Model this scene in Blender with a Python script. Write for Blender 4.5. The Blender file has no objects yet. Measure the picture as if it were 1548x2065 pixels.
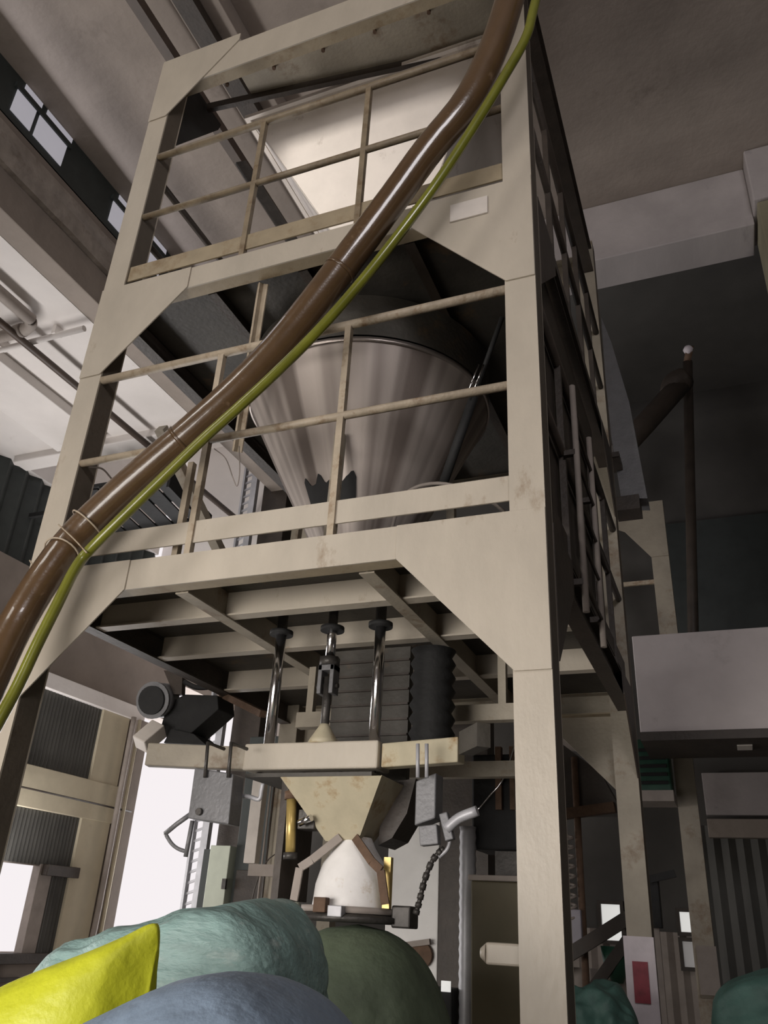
import bpy, bmesh, math, random
from mathutils import Vector, Matrix, noise
random.seed(7)
S = bpy.context.scene
COL = S.collection

# ------------------------------------------------------------------ camera
F = 1650.0; CX, CY = 774.0, 1032.5          # focal length and centre for a 1548 x 2065 frame
def _ray(px, py): return Vector(((px-CX)/F, -(py-CY)/F, -1.0))
_up = _ray(959, -2217).normalized()
_lf = _ray(-3566, 1610); _lf = (_lf - _up*_lf.dot(_up)).normalized()
_X = -_lf; _Y = _up.cross(_X)
EYE = Vector((0, 0, 1.6))
ROT = Matrix((_X, _Y, _up))                  # camera -> world
cam_data = bpy.data.cameras.new('camera'); cam = bpy.data.objects.new('camera', cam_data); COL.objects.link(cam)
cam.matrix_world = Matrix.Translation(EYE) @ ROT.to_4x4()
cam_data.sensor_fit = 'VERTICAL'; cam_data.sensor_height = 24.0; cam_data.lens = 24.0*F/2065.0
cam_data.clip_start = 0.05; cam_data.clip_end = 200
S.camera = cam
def on(px, py, X=None, Y=None, Z=None):
    """point of a real plane X=, Y= or Z= seen at this place of the frame"""
    d = ROT @ _ray(px, py)
    t = X/d.x if X is not None else (Y/d.y if Y is not None else (Z-1.6)/d.z)
    return EYE + d*t

# ------------------------------------------------------------------ light
w = bpy.data.worlds.new('sky'); S.world = w; w.use_nodes = True
w.node_tree.nodes['Background'].inputs[0].default_value = (0.93, 0.875, 0.89, 1)
w.node_tree.nodes['Background'].inputs[1].default_value = 1.0
S.view_settings.view_transform = 'Standard'; S.view_settings.look = 'None'
S.view_settings.gamma = 1.0; S.view_settings.use_curve_mapping = False
S.view_settings.exposure = 0.0
S.cycles.use_denoising = True
S.cycles.max_bounces = 8; S.cycles.diffuse_bounces = 5
def area(name, loc, target, sx, sy, power, col=(1, 1, 1)):
    l = bpy.data.lights.new(name, 'AREA'); l.shape = 'RECTANGLE'; l.size = sx; l.size_y = sy; l.energy = power; l.color = col
    o = bpy.data.objects.new(name, l); COL.objects.link(o); o.location = loc
    o.rotation_euler = (Vector(target)-Vector(loc)).to_track_quat('-Z', 'Y').to_euler()
    return o
g1 = area('daylight_front_gate', (-4.2, -2.9, 1.45), (-3.2, 4, 0.9), 5.0, 2.6, 205, (1.0, 0.94, 0.88)); g1.data.spread = math.radians(104)
area('daylight_left_doorway', (-11.3, 16.6, 3.2), (-6.5, 12, 6.0), 4.2, 5.6, 420, (0.97, 0.97, 1.0))
area('daylight_left_window', (-11.3, 8.0, 1.7), (-7.5, 7.5, 7.5), 7.0, 1.5, 500, (1.0, 0.96, 0.94))
area('daylight_clerestory', (-7.0, 5.3, 10.65), (-2, 5.5, 9.6), 6.0, 0.5, 22, (0.95, 0.94, 1.0))
area('added_fill_high_left', (-6.3, -2.9, 8.3), (-3.2, 4.6, 9.0), 2.4, 1.2, 72, (1.0, 0.94, 0.87)).data.spread = math.radians(110)  # added fill that brightens the upper left gusset, hopper sheet and rails
area('added_fill_high_right', (2.4, -2.9, 7.4), (1.0, 7.5, 9.8), 2.6, 1.6, 210, (1.0, 0.95, 0.97))  # added fill that brightens the right-hand ceiling, beam and girder

# ------------------------------------------------------------------ materials
def mat(name, col, rough=0.6, metal=0.0, var=0.12, scale=3.0, bump=0.0, bscale=20.0, stain=None, stain_amt=0.0, stain_scale=2.0, stretch=(1, 1, 1), spec=0.5, emit=None, estr=0.0, coat=0.0):
    m = bpy.data.materials.new(name); m.use_nodes = True; nt = m.node_tree; N = nt.nodes; L = nt.links
    b = N['Principled BSDF']; b.inputs['Roughness'].default_value = rough; b.inputs['Metallic'].default_value = metal
    b.inputs['Specular IOR Level'].default_value = spec; b.inputs['Coat Weight'].default_value = coat
    g = N.new('ShaderNodeTexCoord'); mp = N.new('ShaderNodeMapping'); mp.inputs['Scale'].default_value = stretch
    L.new(g.outputs['Object'], mp.inputs['Vector'])
    n = N.new('ShaderNodeTexNoise'); n.inputs['Scale'].default_value = scale; n.inputs['Detail'].default_value = 6; n.inputs['Roughness'].default_value = 0.6
    L.new(mp.outputs[0], n.inputs['Vector'])
    r = N.new('ShaderNodeValToRGB'); r.color_ramp.elements[0].position = 0.3; r.color_ramp.elements[1].position = 0.7
    lo = [max(0, c*(1-var)) for c in col]; hi = [min(1, c*(1+var)) for c in col]
    r.color_ramp.elements[0].color = (*lo, 1); r.color_ramp.elements[1].color = (*hi, 1)
    L.new(n.outputs['Fac'], r.inputs['Fac']); out = r.outputs['Color']
    if stain:
        n2 = N.new('ShaderNodeTexNoise'); n2.inputs['Scale'].default_value = stain_scale; n2.inputs['Detail'].default_value = 8; n2.inputs['Roughness'].default_value = 0.7
        L.new(mp.outputs[0], n2.inputs['Vector'])
        r2 = N.new('ShaderNodeValToRGB'); r2.color_ramp.elements[0].position = 0.70-stain_amt*0.3; r2.color_ramp.elements[1].position = 0.82-stain_amt*0.2
        L.new(n2.outputs['Fac'], r2.inputs['Fac'])
        mx = N.new('ShaderNodeMixRGB'); mx.inputs['Color2'].default_value = (*stain, 1)
        L.new(r2.outputs['Color'], mx.inputs['Fac']); L.new(out, mx.inputs['Color1']); out = mx.outputs['Color']
    L.new(out, b.inputs['Base Color'])
    if bump:
        n3 = N.new('ShaderNodeTexNoise'); n3.inputs['Scale'].default_value = bscale; n3.inputs['Detail'].default_value = 5
        L.new(mp.outputs[0], n3.inputs['Vector'])
        bp = N.new('ShaderNodeBump'); bp.inputs['Strength'].default_value = bump; bp.inputs['Distance'].default_value = 0.02
        L.new(n3.outputs['Fac'], bp.inputs['Height']); L.new(bp.outputs[0], b.inputs['Normal'])
    if emit:
        b.inputs['Emission Color'].default_value = (*emit, 1); b.inputs['Emission Strength'].default_value = estr
    return m
M = dict(
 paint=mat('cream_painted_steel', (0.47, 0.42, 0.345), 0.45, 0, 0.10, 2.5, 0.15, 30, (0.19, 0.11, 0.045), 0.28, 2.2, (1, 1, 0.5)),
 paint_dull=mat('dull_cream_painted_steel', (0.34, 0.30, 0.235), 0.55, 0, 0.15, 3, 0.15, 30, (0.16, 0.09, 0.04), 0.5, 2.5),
 rail=mat('rusty_cream_painted_rail', (0.42, 0.35, 0.26), 0.5, 0, 0.15, 8, 0.2, 40, (0.2, 0.115, 0.05), 0.6, 6),
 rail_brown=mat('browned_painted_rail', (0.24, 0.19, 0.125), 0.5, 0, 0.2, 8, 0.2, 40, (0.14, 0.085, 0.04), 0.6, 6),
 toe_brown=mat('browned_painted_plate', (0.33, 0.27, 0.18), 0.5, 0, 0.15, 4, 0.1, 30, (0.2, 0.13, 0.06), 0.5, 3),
 girder=mat('dusty_pale_girder', (0.60, 0.55, 0.545), 0.85, 0, 0.08, 1.5, 0.2, 8, (0.45, 0.41, 0.40), 0.3, 1.2, (1, 0.3, 1)),
 shaded_side=mat('shaded_brown_steel_side', (0.105, 0.086, 0.066), 0.65, 0, 0.2, 3, 0.2, 30, (0.06, 0.045, 0.03), 0.4, 3),  # column sides: their shade is put into this dark brown
 olive_wall=mat('stained_olive_column_paint', (0.26, 0.235, 0.16), 0.8, 0, 0.2, 1.5, 0.2, 8, (0.36, 0.34, 0.31), 0.4, 1.0),
 deck=mat('dark_deck_plate', (0.06, 0.054, 0.045), 0.6, 0, 0.25, 3, 0.2, 25, (0.16, 0.10, 0.05), 0.4, 2),
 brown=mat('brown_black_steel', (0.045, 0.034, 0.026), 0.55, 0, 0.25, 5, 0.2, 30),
 stainless=mat('brushed_stainless_steel', (0.42, 0.37, 0.34), 0.34, 0.75, 0.16, 2.2, 0.05, 60, (0.34, 0.27, 0.22), 0.35, 3, (1, 1, 0.15)),
 sheet=mat('satin_stainless_sheet', (0.86, 0.79, 0.72), 0.45, 0.25, 0.10, 1.5, 0.03, 30, (0.42, 0.34, 0.28), 0.3, 2),
 chrome=mat('chromed_rod', (0.68, 0.67, 0.68), 0.16, 1.0, 0.05, 10),
 darksteel=mat('dark_oily_steel', (0.06, 0.055, 0.05), 0.45, 0.4, 0.3, 12, 0.2, 40),
 greymetal=mat('grey_cast_metal', (0.16, 0.16, 0.165), 0.5, 0.2, 0.12, 8, 0.2, 40),
 lightgrey=mat('light_grey_metal', (0.42, 0.42, 0.44), 0.45, 0.2, 0.12, 8),
 black=mat('black_rubber', (0.012, 0.012, 0.012), 0.75, 0, 0.3, 8, 0.2, 30),
 concrete=mat('bare_concrete', (0.31, 0.265, 0.23), 0.85, 0, 0.14, 1.3, 0.35, 9, (0.17, 0.14, 0.12), 0.35, 0.8),
 concrete_r=mat('bare_concrete_grey', (0.40, 0.365, 0.36), 0.85, 0, 0.16, 1.1, 0.3, 8, (0.11, 0.10, 0.10), 0.5, 0.6, (1, 0.3, 1)),
 concrete_rough=mat('rough_concrete_beam', (0.33, 0.29, 0.255), 0.9, 0, 0.22, 3.5, 1.0, 6, (0.2, 0.165, 0.14), 0.5, 2.5),
 white=mat('whitewashed_concrete', (0.78, 0.74, 0.71), 0.85, 0, 0.05, 1.2, 0.3, 6, (0.60, 0.55, 0.52), 0.25, 1.5),
 whitepaint=mat('white_paint', (0.78, 0.77, 0.75), 0.6, 0, 0.05, 4),
 beige=mat('beige_wall_paint', (0.55, 0.49, 0.36), 0.75, 0, 0.08, 2, 0.1, 10, (0.42, 0.36, 0.25), 0.3, 1.5),
 brownwall=mat('brown_grey_wall', (0.26, 0.22, 0.19), 0.85, 0, 0.12, 1.5, 0.2, 8),
 darkwall=mat('dark_plaster_wall', (0.085, 0.08, 0.074), 0.9, 0, 0.2, 0.8, 0.2, 6),
 darkgreen=mat('dark_green_cladding', (0.035, 0.042, 0.04), 0.6, 0, 0.2, 4),
 corr=mat('weathered_corrugated_sheet', (0.085, 0.083, 0.075), 0.55, 0.2, 0.25, 3, 0, 5, None, 0, 1, (1, 1, 0.3)),
 floor=mat('dusty_concrete_floor', (0.30, 0.27, 0.24), 0.8, 0, 0.15, 1, 0.2, 8),
 hose=mat('brown_suction_hose', (0.095, 0.055, 0.026), 0.28, 0, 0.15, 6, 0.06, 60, (0.28, 0.19, 0.12), 0.3, 5, coat=0.5),
 lime=mat('lime_green_tube', (0.15, 0.155, 0.015), 0.3, 0, 0.2, 6, coat=0.4),
 teal=mat('teal_woven_sack', (0.19, 0.29, 0.275), 0.55, 0, 0.25, 5, 0.5, 18, (0.36, 0.42, 0.40), 0.5, 4, (0.8, 2.5, 3.0)),
 yellow=mat('yellow_woven_sack', (0.48, 0.50, 0.02), 0.5, 0, 0.12, 5, 0.4, 15, (0.62, 0.64, 0.10), 0.4, 3),
 blue=mat('slate_blue_woven_sack', (0.19, 0.25, 0.33), 0.6, 0, 0.12, 6, 0.4, 20),
 green=mat('dark_green_woven_sack', (0.12, 0.155, 0.10), 0.65, 0, 0.2, 6, 0.4, 20),
 greensack=mat('bottle_green_woven_sack', (0.06, 0.13, 0.11), 0.6, 0, 0.25, 6, 0.4, 20),
 spout=mat('stained_white_enamel', (0.78, 0.76, 0.74), 0.5, 0, 0.08, 5, 0.1, 20, (0.38, 0.25, 0.10), 0.42, 4),
 cone_paint=mat('rust_streaked_cream_steel', (0.46, 0.41, 0.29), 0.5, 0, 0.12, 5, 0.1, 20, (0.26, 0.15, 0.05), 0.6, 5),
 brass=mat('yellow_brass_tube', (0.52, 0.38, 0.13), 0.35, 0.4, 0.15, 10),
 rust=mat('rusty_iron', (0.12, 0.072, 0.045), 0.8, 0.1, 0.3, 10, 0.3, 40),
 red=mat('dull_red_paint', (0.24, 0.035, 0.05), 0.6, 0, 0.3, 12),
 pinkwhite=mat('chalky_white_paint', (0.66, 0.60, 0.63), 0.7, 0, 0.1, 8),
 lav=mat('lavender_grey_enamel', (0.34, 0.32, 0.36), 0.5, 0, 0.1, 6),
 palegreen=mat('pale_green_enamel', (0.52, 0.56, 0.46), 0.5, 0, 0.08, 4),
 olive=mat('olive_brown_cabinet_paint', (0.11, 0.092, 0.05), 0.6, 0, 0.1, 4),
 paper=mat('off_white_plate', (0.62, 0.57, 0.52), 0.6, 0, 0.08, 6),
 pipe=mat('brown_painted_pipe', (0.085, 0.06, 0.045), 0.5, 0, 0.2, 5),
 greenbox=mat('green_enamel_casing', (0.02, 0.08, 0.05), 0.5, 0, 0.2, 6),
 dusty=mat('dust_covered_grey_pipe', (0.30, 0.26, 0.23), 0.7, 0, 0.15, 4),
 pane=mat('daylit_frosted_glass', (0.5, 0.5, 0.55), 0.5, 0, 0.05, 3, emit=(0.80, 0.78, 0.86), estr=0.30),
 bright=mat('daylit_window_glass', (0.5, 0.5, 0.5), 0.5, 0, 0.05, 3, emit=(0.95, 0.94, 0.90), estr=0.62),
 dim=mat('dusty_daylit_window_glass', (0.4, 0.4, 0.4), 0.5, 0, 0.05, 3, emit=(0.9, 0.85, 0.82), estr=0.14),
)

def cone_steel():
    m = M['stainless'].copy(); m.name = 'streaked_stainless_steel'; nt = m.node_tree; N = nt.nodes; L = nt.links
    b = N['Principled BSDF']; tc = N.new('ShaderNodeTexCoord')
    sub = N.new('ShaderNodeVectorMath'); sub.operation = 'SUBTRACT'; sub.inputs[1].default_value = (-2.58, 5.55, 0); L.new(tc.outputs['Object'], sub.inputs[0])
    sp = N.new('ShaderNodeSeparateXYZ'); L.new(sub.outputs[0], sp.inputs[0])
    at = N.new('ShaderNodeMath'); at.operation = 'ARCTAN2'; L.new(sp.outputs['Y'], at.inputs[0]); L.new(sp.outputs['X'], at.inputs[1])
    cb = N.new('ShaderNodeCombineXYZ'); L.new(at.outputs[0], cb.inputs['X'])
    zz = N.new('ShaderNodeMath'); zz.operation = 'MULTIPLY'; zz.inputs[1].default_value = 0.03; L.new(sp.outputs['Z'], zz.inputs[0]); L.new(zz.outputs[0], cb.inputs['Y'])
    n = N.new('ShaderNodeTexNoise'); n.inputs['Scale'].default_value = 3.6; n.inputs['Detail'].default_value = 2; L.new(cb.outputs[0], n.inputs['Vector'])
    r = N.new('ShaderNodeValToRGB'); r.color_ramp.elements[0].position = 0.42; r.color_ramp.elements[1].position = 0.58
    r.color_ramp.elements[0].color = (0.20, 0.165, 0.145, 1); r.color_ramp.elements[1].color = (0.50, 0.44, 0.40, 1); L.new(n.outputs['Fac'], r.inputs['Fac'])
    L.new(r.outputs[0], b.inputs['Base Color']); b.inputs['Roughness'].default_value = 0.5; b.inputs['Metallic'].default_value = 0.4
    return m
M['conesteel'] = cone_steel()
# ------------------------------------------------------------------ mesh helpers
class MB:
    def __init__(s): s.bm = bmesh.new(); s.smooth = False
    def box(s, x0, x1, y0, y1, z0, z1):
        v = [s.bm.verts.new(p) for p in ((x0,y0,z0),(x1,y0,z0),(x1,y1,z0),(x0,y1,z0),(x0,y0,z1),(x1,y0,z1),(x1,y1,z1),(x0,y1,z1))]
        for f in ((0,3,2,1),(4,5,6,7),(0,1,5,4),(1,2,6,5),(2,3,7,6),(3,0,4,7)): s.bm.faces.new([v[i] for i in f])
        return s
    def beam(s, a, b, wd, ht, up=(0, 0, 1)):
        a, b = Vector(a), Vector(b); d = (b-a).normalized(); u = Vector(up)
        side = d.cross(u)
        if side.length < 1e-4: side = d.cross(Vector((0, 1, 0)))
        side.normalize(); u = side.cross(d).normalized()
        v = []
        for p in (a, b):
            for i, j in ((-1,-1),(1,-1),(1,1),(-1,1)): v.append(s.bm.verts.new(p + side*i*wd/2 + u*j*ht/2))
        for f in ((0,1,2,3),(7,6,5,4),(0,4,5,1),(1,5,6,2),(2,6,7,3),(3,7,4,0)): s.bm.faces.new([v[i] for i in f])
        return s
    def tube(s, pts, r, n=12, cap=True):
        pts = [Vector(p) for p in pts]; k = len(pts); rs = r if isinstance(r, (list, tuple)) else [r]*k
        rings = []; ref = None
        for i, p in enumerate(pts):
            d = (pts[min(i+1, k-1)] - pts[max(i-1, 0)]).normalized()
            if ref is None: ref = d.orthogonal().normalized()
            ref = (ref - d*ref.dot(d)).normalized(); o = d.cross(ref)
            rings.append([s.bm.verts.new(p + (ref*math.cos(t*2*math.pi/n) + o*math.sin(t*2*math.pi/n))*rs[i]) for t in range(n)])
        for i in range(k-1):
            for t in range(n):
                f = s.bm.faces.new((rings[i][t], rings[i][(t+1)%n], rings[i+1][(t+1)%n], rings[i+1][t])); f.smooth = True
        if cap:
            s.bm.faces.new(rings[0][::-1]); s.bm.faces.new(rings[-1])
        return s
    def prism(s, poly, axis, a, b):
        """polygon in the plane across an axis, from a to b along it"""
        def P(p, c): return {'x': (c, p[0], p[1]), 'y': (p[0], c, p[1]), 'z': (p[0], p[1], c)}[axis]
        v0 = [s.bm.verts.new(P(p, a)) for p in poly]; v1 = [s.bm.verts.new(P(p, b)) for p in poly]; n = len(poly)
        s.bm.faces.new(v0); s.bm.faces.new(v1[::-1])
        for i in range(n): s.bm.faces.new((v0[i], v1[i], v1[(i+1)%n], v0[(i+1)%n]))
        return s
    def lathe(s, c, prof, n=40, cap=True, wob=0.0, smooth=True):
        rings = []
        for r, z in prof:
            rings.append([s.bm.verts.new((c[0]+(r*(1+(wob*(1 if t % 2 else -1)) ))*math.cos(2*math.pi*t/n), c[1]+(r*(1+(wob*(1 if t % 2 else -1))))*math.sin(2*math.pi*t/n), z)) for t in range(n)])
        for i in range(len(rings)-1):
            for t in range(n):
                f = s.bm.faces.new((rings[i][t], rings[i][(t+1)%n], rings[i+1][(t+1)%n], rings[i+1][t])); f.smooth = smooth
        if cap: s.bm.faces.new(rings[0][::-1]); s.bm.faces.new(rings[-1])
        return s
    def quad(s, *p):
        s.bm.faces.new([s.bm.verts.new(q) for q in p]); return s
    def disc(s, c, d, r, th, n=20):
        d = Vector(d).normalized(); return s.tube([Vector(c)-d*th/2, Vector(c)+d*th/2], r, n)

def spline(pts, sub=8):
    P = [Vector(p) for p in pts]; P = [P[0]*2-P[1]] + P + [P[-1]*2-P[-2]]; out = []
    for i in range(1, len(P)-2):
        for k in range(sub):
            t = k/sub; a, b, c, d = P[i-1:i+3]
            out.append(0.5*((2*b)+(c-a)*t+(2*a-5*b+4*c-d)*t*t+(3*b-a-3*c+d)*t**3))
    out.append(P[-2]); return out

def build(name, mb, material, parent=None, bevel=0.0):
    bmesh.ops.recalc_face_normals(mb.bm, faces=mb.bm.faces)
    me = bpy.data.meshes.new(name); mb.bm.to_mesh(me); mb.bm.free()
    me.materials.append(M[material]); o = bpy.data.objects.new(name, me); COL.objects.link(o)
    if parent:
        o.parent = parent
        if parent.type == 'EMPTY': o.location = -Vector(parent.location)
    if bevel:
        m = o.modifiers.new('bevel', 'BEVEL'); m.width = bevel; m.segments = 2; m.limit_method = 'ANGLE'
    return o
def thing(name, label, cat, loc, group=None):
    o = bpy.data.objects.new(name, None); COL.objects.link(o); o.location = loc; o.empty_display_size = 0.1
    o['label'] = label; o['category'] = cat
    if group: o['group'] = group
    return o
def tag(o, label, cat, group=None):
    o['label'] = label; o['category'] = cat
    if group: o['group'] = group
    return o
def struct(name, mb, material, parent=None, bevel=0.0):
    o = build(name, mb, material, parent, bevel)
    if not parent: o['kind'] = 'structure'
    return o

# ------------------------------------------------------------------ building shell
XL, XR, YF, YB, ZC = -11.6, 4.6, -3.0, 14.0, 11.0     # outer left wall, right wall, front wall, back wall, ceiling
XC = -7.2                                             # inner face of the left aisle beam
struct('floor', MB().box(-12.2, 5, -6.6, 20.2, -0.2, 0), 'floor')
cl = MB().box(XC-0.3, 5, -6.6, 9.2, ZC, ZC+0.25).box(XC-0.3, -4.0, 9.2, 20.2, ZC, ZC+0.25)
struct('ceiling', cl, 'concrete')
struct('ceiling_rear_bay', MB().box(-4.0, 5, 9.2, 20.2, ZC, ZC+0.25), 'darkwall')  # shade of the rear bay put into a darker ceiling colour
# formwork ribs of the ceiling and downstand beams
struct('trim_1', MB().box(-4.72, -4.2, -6, 14, 10.72, 11.0), 'concrete', bevel=0.01)
struct('trim_3', MB().box(XC+0.02, 1.2, 8.85, 9.45, 9.98, 11.0), 'concrete_r', bevel=0.015)
struct('trim_4', MB().box(1.24, 1.85, 8.6, 9.3, 0, 10.1), 'olive_wall', bevel=0.02)
struct('trim_5', MB().box(1.2, 4.6, 8.55, 9.4, 10.1, 11.0), 'concrete_r', bevel=0.02)
# two dark rails under the ceiling
struct('trim_6', MB().box(-5.1, -4.98, -1, 13.9, 10.55, 10.70), 'pipe')
struct('trim_7', MB().box(-4.62, -4.40, -1, 13.9, 10.56, 10.71), 'brown')
# left aisle beam with ledge, lit rough face
struct('trim_8', MB().box(XC-0.35, XC, -6, 14, 9.0, 9.52), 'concrete', bevel=0.02)
rb = MB()
NB = 60
ys = [-6+20*i/NB for i in range(NB+1)]
prev = None
for i, y in enumerate(ys):
    ring = []
    for (x, z) in ((XC-0.35, 9.52), (XC+0.07, 9.52), (XC+0.09, 9.78), (XC+0.05, 10.05), (XC-0.35, 10.05)):
        j = 0.025 if x > XC else 0
        ring.append(rb.bm.verts.new((x + j*noise.noise((y*1.7, z*3, 0)), y, z + j*noise.noise((y*2.3, z, 5)))))
    if prev:
        for k in range(5): rb.bm.faces.new((prev[k], prev[(k+1)%5], ring[(k+1)%5], ring[k]))
    prev = ring
struct('trim_9', rb, 'concrete_rough')
struct('trim_10', MB().box(XC-0.3, XC-0.05, -6, 14, 10.05, 10.28), 'brownwall')

# clerestory above the aisle beam: dark frame band with daylit panes
band = MB()
band.box(XC-0.14, XC-0.05, -6, 14, 10.26, 11.0)
struct('wall_left_clerestory', band, 'darkgreen')
def clerestory(n, y0, y1, ymid=None):
    fr = struct('window_%d' % n, MB().box(XC-0.06, XC-0.01, y0-0.05, y1+0.05, 10.78, 10.86), 'darkgreen')
    for (a, b) in ([(y0, ymid-0.03), (ymid+0.03, y1)] if ymid else [(y0, y1)]):
        build('pane', MB().box(XC-0.045, XC-0.035, a, b, 10.40, 10.78), 'pane', fr)
        build('pane', MB().box(XC-0.045, XC-0.035, a+0.08, b+0.05, 10.86, 10.985), 'pane', fr)
clerestory(1, 4.42, 5.32, 4.78); clerestory(2, 6.3, 6.75); clerestory(3, 7.0, 7.5); clerestory(4, 7.9, 8.4, 8.1)

# white aisle soffit, its cross beam, the step behind it and the white end wall
struct('ceiling_aisle', MB().box(-12.2, XC-0.35, -6.6, 9.55, 9.0, 9.2), 'white')
struct('trim_12', MB().box(-10.35, -9.3, -6, 9.3, 8.82, 9.0), 'white', bevel=0.02)
struct('trim_13', MB().box(-11.5, XC-0.36, 9.4, 9.75, 8.86, 9.2), 'white', bevel=0.02)
struct('ceiling_aisle_back', MB().box(-12.2, XC-0.3, 9.75, 20.2, 10.9, 11.2), 'white')
struct('wall_aisle_end', MB().box(-10.35, XC-0.3, 12.9, 13.1, 6.9, 10.9), 'white')
struct('trim_14', MB().box(-7.72, XC+0.02, 12.0, 12.6, 0, 10.9), 'brown', bevel=0.01)   # dark building column
# left outer wall, pieces around the openings
wl = MB()
wl.box(-12.0, XL, -6.6, 5.0, 0, 9.2)
wl.box(-12.0, XL, 5.0, 12.36, 0, 0.83)
wl.box(-12.0, XL, 12.36, 14.35, 0, 0.9)
wl.box(-12.0, XL, 5.0, 14.35, 5.5, 7.25)
wl.box(-12.0, XL, 14.35, 15.6, 5.5, 6.4)
wl.box(-12.0, XL, 14.35, 20.2, 6.4, 8.2)
wl.box(-12.0, XL, 19.2, 20.2, 0, 6.4)
wl.box(-12.0, XL, 13.95, 14.35, 0.9, 5.5)
wl.box(-12.0, XL, 14.35, 20.2, 8.2, 9.0)
struct('wall_left', wl, 'brownwall')
struct('wall_left_top', MB().box(-12.0, XL, 9.75, 14.0, 9.0, 10.9).box(-12.0, XL, 14.6, 20.2, 9.0, 10.9), 'white')
struct('trim_15', MB().box(XL-0.1, XL+0.16, 5.0, 14.38, 5.22, 5.5), 'white', bevel=0.01)       # white lintel
struct('trim_16', MB().box(XL-0.1, XL+0.12, 5.0, 14.0, 3.16, 3.86), 'beige', bevel=0.01)        # beige mid beam
struct('trim_17', MB().box(XL-0.1, XL+0.10, 13.15, 13.98, 0.0, 5.22), 'beige', bevel=0.01)       # beige pilaster
struct('trim_18', MB().box(XL-0.1, XL+0.30, 14.12, 14.40, 0, 5.22), 'brownwall', bevel=0.01)
def corrugated(y0, y1, z0, z1, x, pitch=0.09, amp=0.012, ax='x'):
    m = MB(); n = int((y1-y0)/pitch*2); pv = None
    for i in range(n+1):
        y = y0+(y1-y0)*i/n; d = amp*(1 if i % 2 else -1)
        pts = ((x+d, y, z0), (x+d, y, z1)) if ax == 'x' else ((y, x+d, z0), (y, x+d, z1))
        v = [m.bm.verts.new(p) for p in pts]
        if pv: m.bm.faces.new((pv[0], v[0], v[1], pv[1]))
        pv = v
    return m
def clad(name, m, material, parent=None):
    o = struct(name, m, material, parent) if not parent else build(name, m, material, parent)
    s = o.modifiers.new('thickness', 'SOLIDIFY'); s.thickness = 0.006
    return o
clad('wall_left_upper_cladding', corrugated(5.0, 13.2, 3.86, 5.24, XL+0.03), 'corr')
clad('wall_left_middle_cladding', corrugated(5.0, 13.2, 2.28, 3.18, XL+0.03), 'corr')
clad('wall_left_lower_cladding', corrugated(12.72, 13.2, 0.86, 2.28, XL+0.03), 'corr')
clad('wall_left_high_cladding', corrugated(2.0, 14.3, 7.25, 9.0, XL-0.10, 0.4, 0.06), 'darkgreen')
struct('trim_19', MB().box(XL-0.12, XL+0.06, 12.4, 12.72, 0.8, 2.3), 'dusty', bevel=0.01)
struct('trim_20', MB().box(XL-0.05, XL+0.18, 12.45, 13.3, 2.12, 2.3), 'brown', bevel=0.01)
struct('trim_21', MB().box(XL-0.05, XL+0.16, 5.0, 13.2, 0.74, 0.9), 'brown', bevel=0.01)
win = struct('window_5', MB().box(XL-0.05, XL+0.02, 5.0, 12.4, 2.26, 2.34).box(XL-0.05, XL+0.02, 5.0, 5.08, 0.83, 2.3).box(XL-0.05, XL+0.02, 8.6, 8.68, 0.83, 2.3), 'dusty')
# back wall with its cladding, windows and bands
wb = MB()
wb.box(XC, 5, YB, YB+0.3, 0, 11)
struct('wall_back', wb, 'darkwall')
clad('wall_back_cladding', corrugated(-0.55, 4.6, 0.0, 3.2, YB-0.16, 0.2, 0.02, 'y'), 'corr')
struct('trim_22', MB().box(-0.4, 4.6, YB-0.22, YB, 3.34, 3.95), 'concrete_r', bevel=0.01)
struct('trim_23', MB().box(-0.4, 4.6, YB-0.30, YB, 3.02, 3.28), 'concrete', bevel=0.01)
struct('window_6', MB().box(-0.6, 4.6, YB-0.10, YB-0.02, 4.6, 8.25), 'darkgreen')
for i, (x0, x1, z0, z1, mt) in enumerate(((-2.04, -1.76, 1.60, 2.08, 'bright'), (-0.93, -0.72, 1.76, 2.02, 'bright'), (-0.93, -0.70, 1.32, 1.64, 'dim'))):
    f = struct('window_%d' % (7+i), MB().box(x0-0.05, x1+0.05, YB-0.20, YB, z0-0.05, z0).box(x0-0.05, x1+0.05, YB-0.20, YB, z1, z1+0.05).box(x0-0.05, x0, YB-0.20, YB, z0, z1).box(x1, x1+0.05, YB-0.20, YB, z0, z1), 'brown')
    build('pane', MB().box(x0, x1, YB-0.12, YB-0.11, z0, z1), mt, f)
clad('wall_back_lower_cladding', corrugated(-2.6, -0.6, 0.0, 1.75, YB-0.05, 0.18, 0.02, 'y'), 'dusty')
# right wall, front wall with the gate opening behind the camera
struct('wall_right', MB().box(XR, XR+0.3, -6.6, 14.3, 0, 11), 'darkwall')
wf = MB(); wf.box(-12.0, -7.5, YF-0.3, YF, 0, 11).box(-7.5, -6.8, YF-0.3, YF, 0, 7.7).box(0.2, 4.9, YF-0.3, YF, 0, 6.4).box(-6.8, -5.1, YF-0.3, YF, 2.9, 7.7).box(-7.5, -5.1, YF-0.3, YF, 8.9, 11).box(-5.1, -1.6, YF-0.3, YF, 2.9, 11).box(-1.6, 0.2, YF-0.3, YF, 0, 11).box(0.2, 1.0, YF-0.3, YF, 6.4, 8.4).box(3.8, 4.9, YF-0.3, YF, 6.4, 8.4).box(0.2, 4.9, YF-0.3, YF, 8.4, 11)
struct('wall_front', wf, 'brownwall')
struct('wall_back_left', MB().box(-12.0, XC, 20.0, 20.2, 0, 11.2), 'white')
struct('wall_back_return', MB().box(XC, XC+0.2, 14.3, 20.2, 0, 11.0), 'brownwall')
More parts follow.
